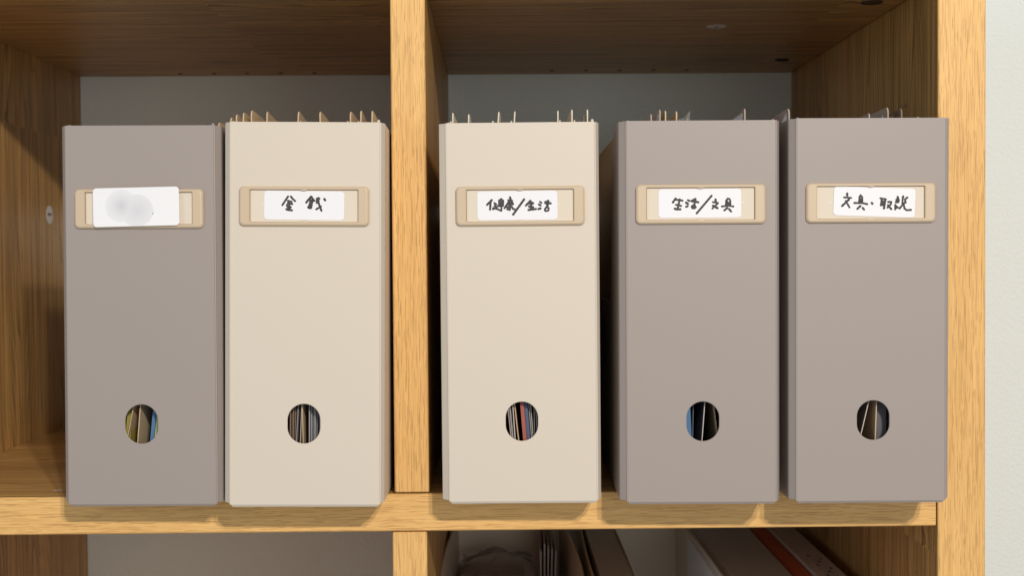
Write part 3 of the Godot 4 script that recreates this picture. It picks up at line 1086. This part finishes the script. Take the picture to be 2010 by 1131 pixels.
# ---------------------------------------------------------------- the two cells below
func open_box(called: String, label: String, at: Vector3, w: float, d: float, h: float, m: Material, flare: float) -> Node3D:
	var o := thing(called, label, "file box", at)
	for s in [-1, 1]:
		var pts := []
		for i in 17:
			var u := i / 16.0
			var col := []
			for j in 9:
				var v := j / 8.0
				col.append(Vector3(s * (w / 2 - 0.0006 + flare * sin(PI * pow(u, 0.8)) * v), v * (h - 0.11 * smoothstep(0.32, 0.0, u)), -u * d))
			pts.append(col)
		part("side_panel", sheet(pts, Vector3(0.0012 * s, 0, 0), m), o)
	var st := begin()
	block(st, Vector3(-w / 2, 0, -d), Vector3(w / 2, h, -d + 0.0013))
	var b := part("back_panel", done(st, m), o)
	st = begin()
	block(st, Vector3(-w / 2, 0, -0.0013), Vector3(w / 2, h - 0.12, 0))
	part("front_panel", done(st, m), o)
	st = begin()
	block(st, Vector3(-w / 2 + 0.001, 0, -d + 0.002), Vector3(w / 2 - 0.001, 0.0015, -0.002))
	part("bottom_panel", done(st, m), o)
	for k in 3:
		st = begin()
		disc(st, Vector3(w * (-0.30 + 0.19 * k + (0.12 if k == 2 else 0.0)), h - 0.010, -d + 0.0013), Vector3.BACK, 0.0011, 0.0003, 0.0, 10)
		part("rivet_hole", done(st, mat.hole), b)
	return o


func build_lower_cells() -> void:
	var low := -BOARD - TALL
	var h := -0.0985 - low
	var one := open_box("open_file_box", "open brownish file box nearest the divider in the lower right cell, holding papers", Vector3(0.0560, low, -0.06), 0.1000, 0.345, h, mat.tray, 0.008)
	var two := open_box("open_file_box", "open beige file box second from the divider in the lower right cell", Vector3(0.1720, low, -0.06), 0.0960, 0.345, h, mat.card, 0.004)
	one.set_meta("group", "open file boxes in the lower right cell")
	two.set_meta("group", "open file boxes in the lower right cell")
	# papers in the first
	for k in 5:
		var sheet_thing := thing("paper_sheet", "paper sheet standing in the open brownish box, %s of five" % ["leftmost", "second from left", "middle", "second from right", "rightmost"][k], "paper", Vector3(0.0790 + 0.0046 * k, low + 0.002, -0.075), Vector3(0, 0.01 * k - 0.02, 0), "papers standing in the brownish file box below")
		part("leaf", leaf(0.0, 0.0, 0.001 * k, 0.225, h - 0.011 + 0.002 * ((k * 3) % 4), 0.0, 0.2, 0.0012, mat.edge_paper, 0.004, 0.0), sheet_thing)
	# crumpled clear bag in the first
	var bag := thing("plastic_bag", "crumpled clear plastic bag lying inside the open brownish file box below", "plastic bag", Vector3(0.045, low + h - 0.030, -0.33))
	var rng := RandomNumberGenerator.new()
	rng.seed = 12
	var pts := []
	for i in 12:
		var col := []
		for j in 10:
			var u := i / 11.0
			var v := j / 9.0
			var lump := 0.014 * sin(PI * u) * sin(PI * v)
			col.append(Vector3((u - 0.5) * 0.065 + rng.randf_range(-0.002, 0.002), lump + rng.randf_range(-0.003, 0.003), -(v - 0.5) * 0.09 + rng.randf_range(-0.002, 0.002)))
		pts.append(col)
	part("film", sheet(pts, Vector3(0, 0.0002, 0), mat.milky), bag)
	var st := begin()
	block(st, Vector3(0.010, low + 0.002, -0.375), Vector3(0.070, low + h - 0.041, -0.15), 0.001)
	var pad := part("notebook", done(st, mat.greige_folder), self)
	made["notebook"] = 1
	pad.set_meta("label", "greige notebook block under the crumpled bag in the lower file box")
	pad.set_meta("category", "notebook")
	# a pale binder at the left inside the second
	var binder := thing("binder", "greige binder standing at the left inside the open beige file box below", "binder", Vector3(0.1400, low + 0.002, -0.062))
	st = begin()
	block(st, Vector3(-0.0140, 0, -0.33), Vector3(0.0125, h + 0.0005, 0), 0.0012)
	part("cover", done(st, mat.shut), binder)
	st = begin()
	block(st, Vector3(0.0126, 0.004, -0.329), Vector3(0.0136, h + 0.0015, -0.002), 0.0003)
	part("cover_edge", done(st, mat.white), binder)
	# closed grey box, orange and white booklets against the right panel
	var shut := thing("storage_box", "closed grey storage box with a light rounded edge, right of the open file boxes", "box", Vector3(0.2560, low, -0.03))
	st = begin()
	block(st, Vector3(-0.0270, 0, -0.375), Vector3(0.0275, h - 0.0015, 0), 0.004)
	part("body", done(st, mat.shut), shut)
	st = begin()
	block(st, Vector3(-0.0355, 0, -0.372), Vector3(-0.0272, h - 0.0030, -0.001), 0.003)
	part("light_edge", done(st, mat.white), shut)
	var orange := thing("booklet", "orange booklet spine between the closed grey box and the white booklet below", "booklet", Vector3(0.2915, low, -0.02))
	st = begin()
	block(st, Vector3(-0.0075, 0, -0.385), Vector3(0.0070, h - 0.0040, 0), 0.001)
	part("cover", done(st, mat.orange), orange)
	var white := thing("booklet", "white printed booklet against the right side panel in the lower cell", "booklet", Vector3(0.3120, low, -0.02))
	st = begin()
	block(st, Vector3(-0.0130, 0, -0.385), Vector3(0.0120, h - 0.0020, 0), 0.001)
	part("cover", done(st, mat.edge_paper), white)
	st = begin()
	for k in 7:
		var z := -0.150 - 0.011 * k
		block(st, Vector3(-0.006 + 0.002 * (k % 2), h - 0.00215, z - 0.0007), Vector3(0.005, h - 0.0018, z))
		block(st, Vector3(-0.004 + 0.004 * (k % 3), h - 0.0021, z - 0.006), Vector3(-0.002 + 0.004 * (k % 3), h - 0.0018, z - 0.001))
	part("print", done(st, mat.sleeve), white)
	# clear sleeve leaning on the divider in the lower left cell
	var sleeve := thing("plastic_sleeve", "clear plastic sleeve leaning on the divider in the lower left cell", "sleeve", Vector3(-0.0300, low, -0.05))
	pts = []
	for i in 9:
		var col := []
		for j in 7:
			var u := i / 8.0
			var v := j / 6.0
			col.append(Vector3(-0.022 * u * (1.0 - v) + 0.003 * sin(u * 5.0) * v - 0.006 * u, v * (h + 0.012), -0.32 * u))
		pts.append(col)
	part("sheet", sheet(pts, Vector3(0.0004, 0, 0), mat.milky), sleeve)
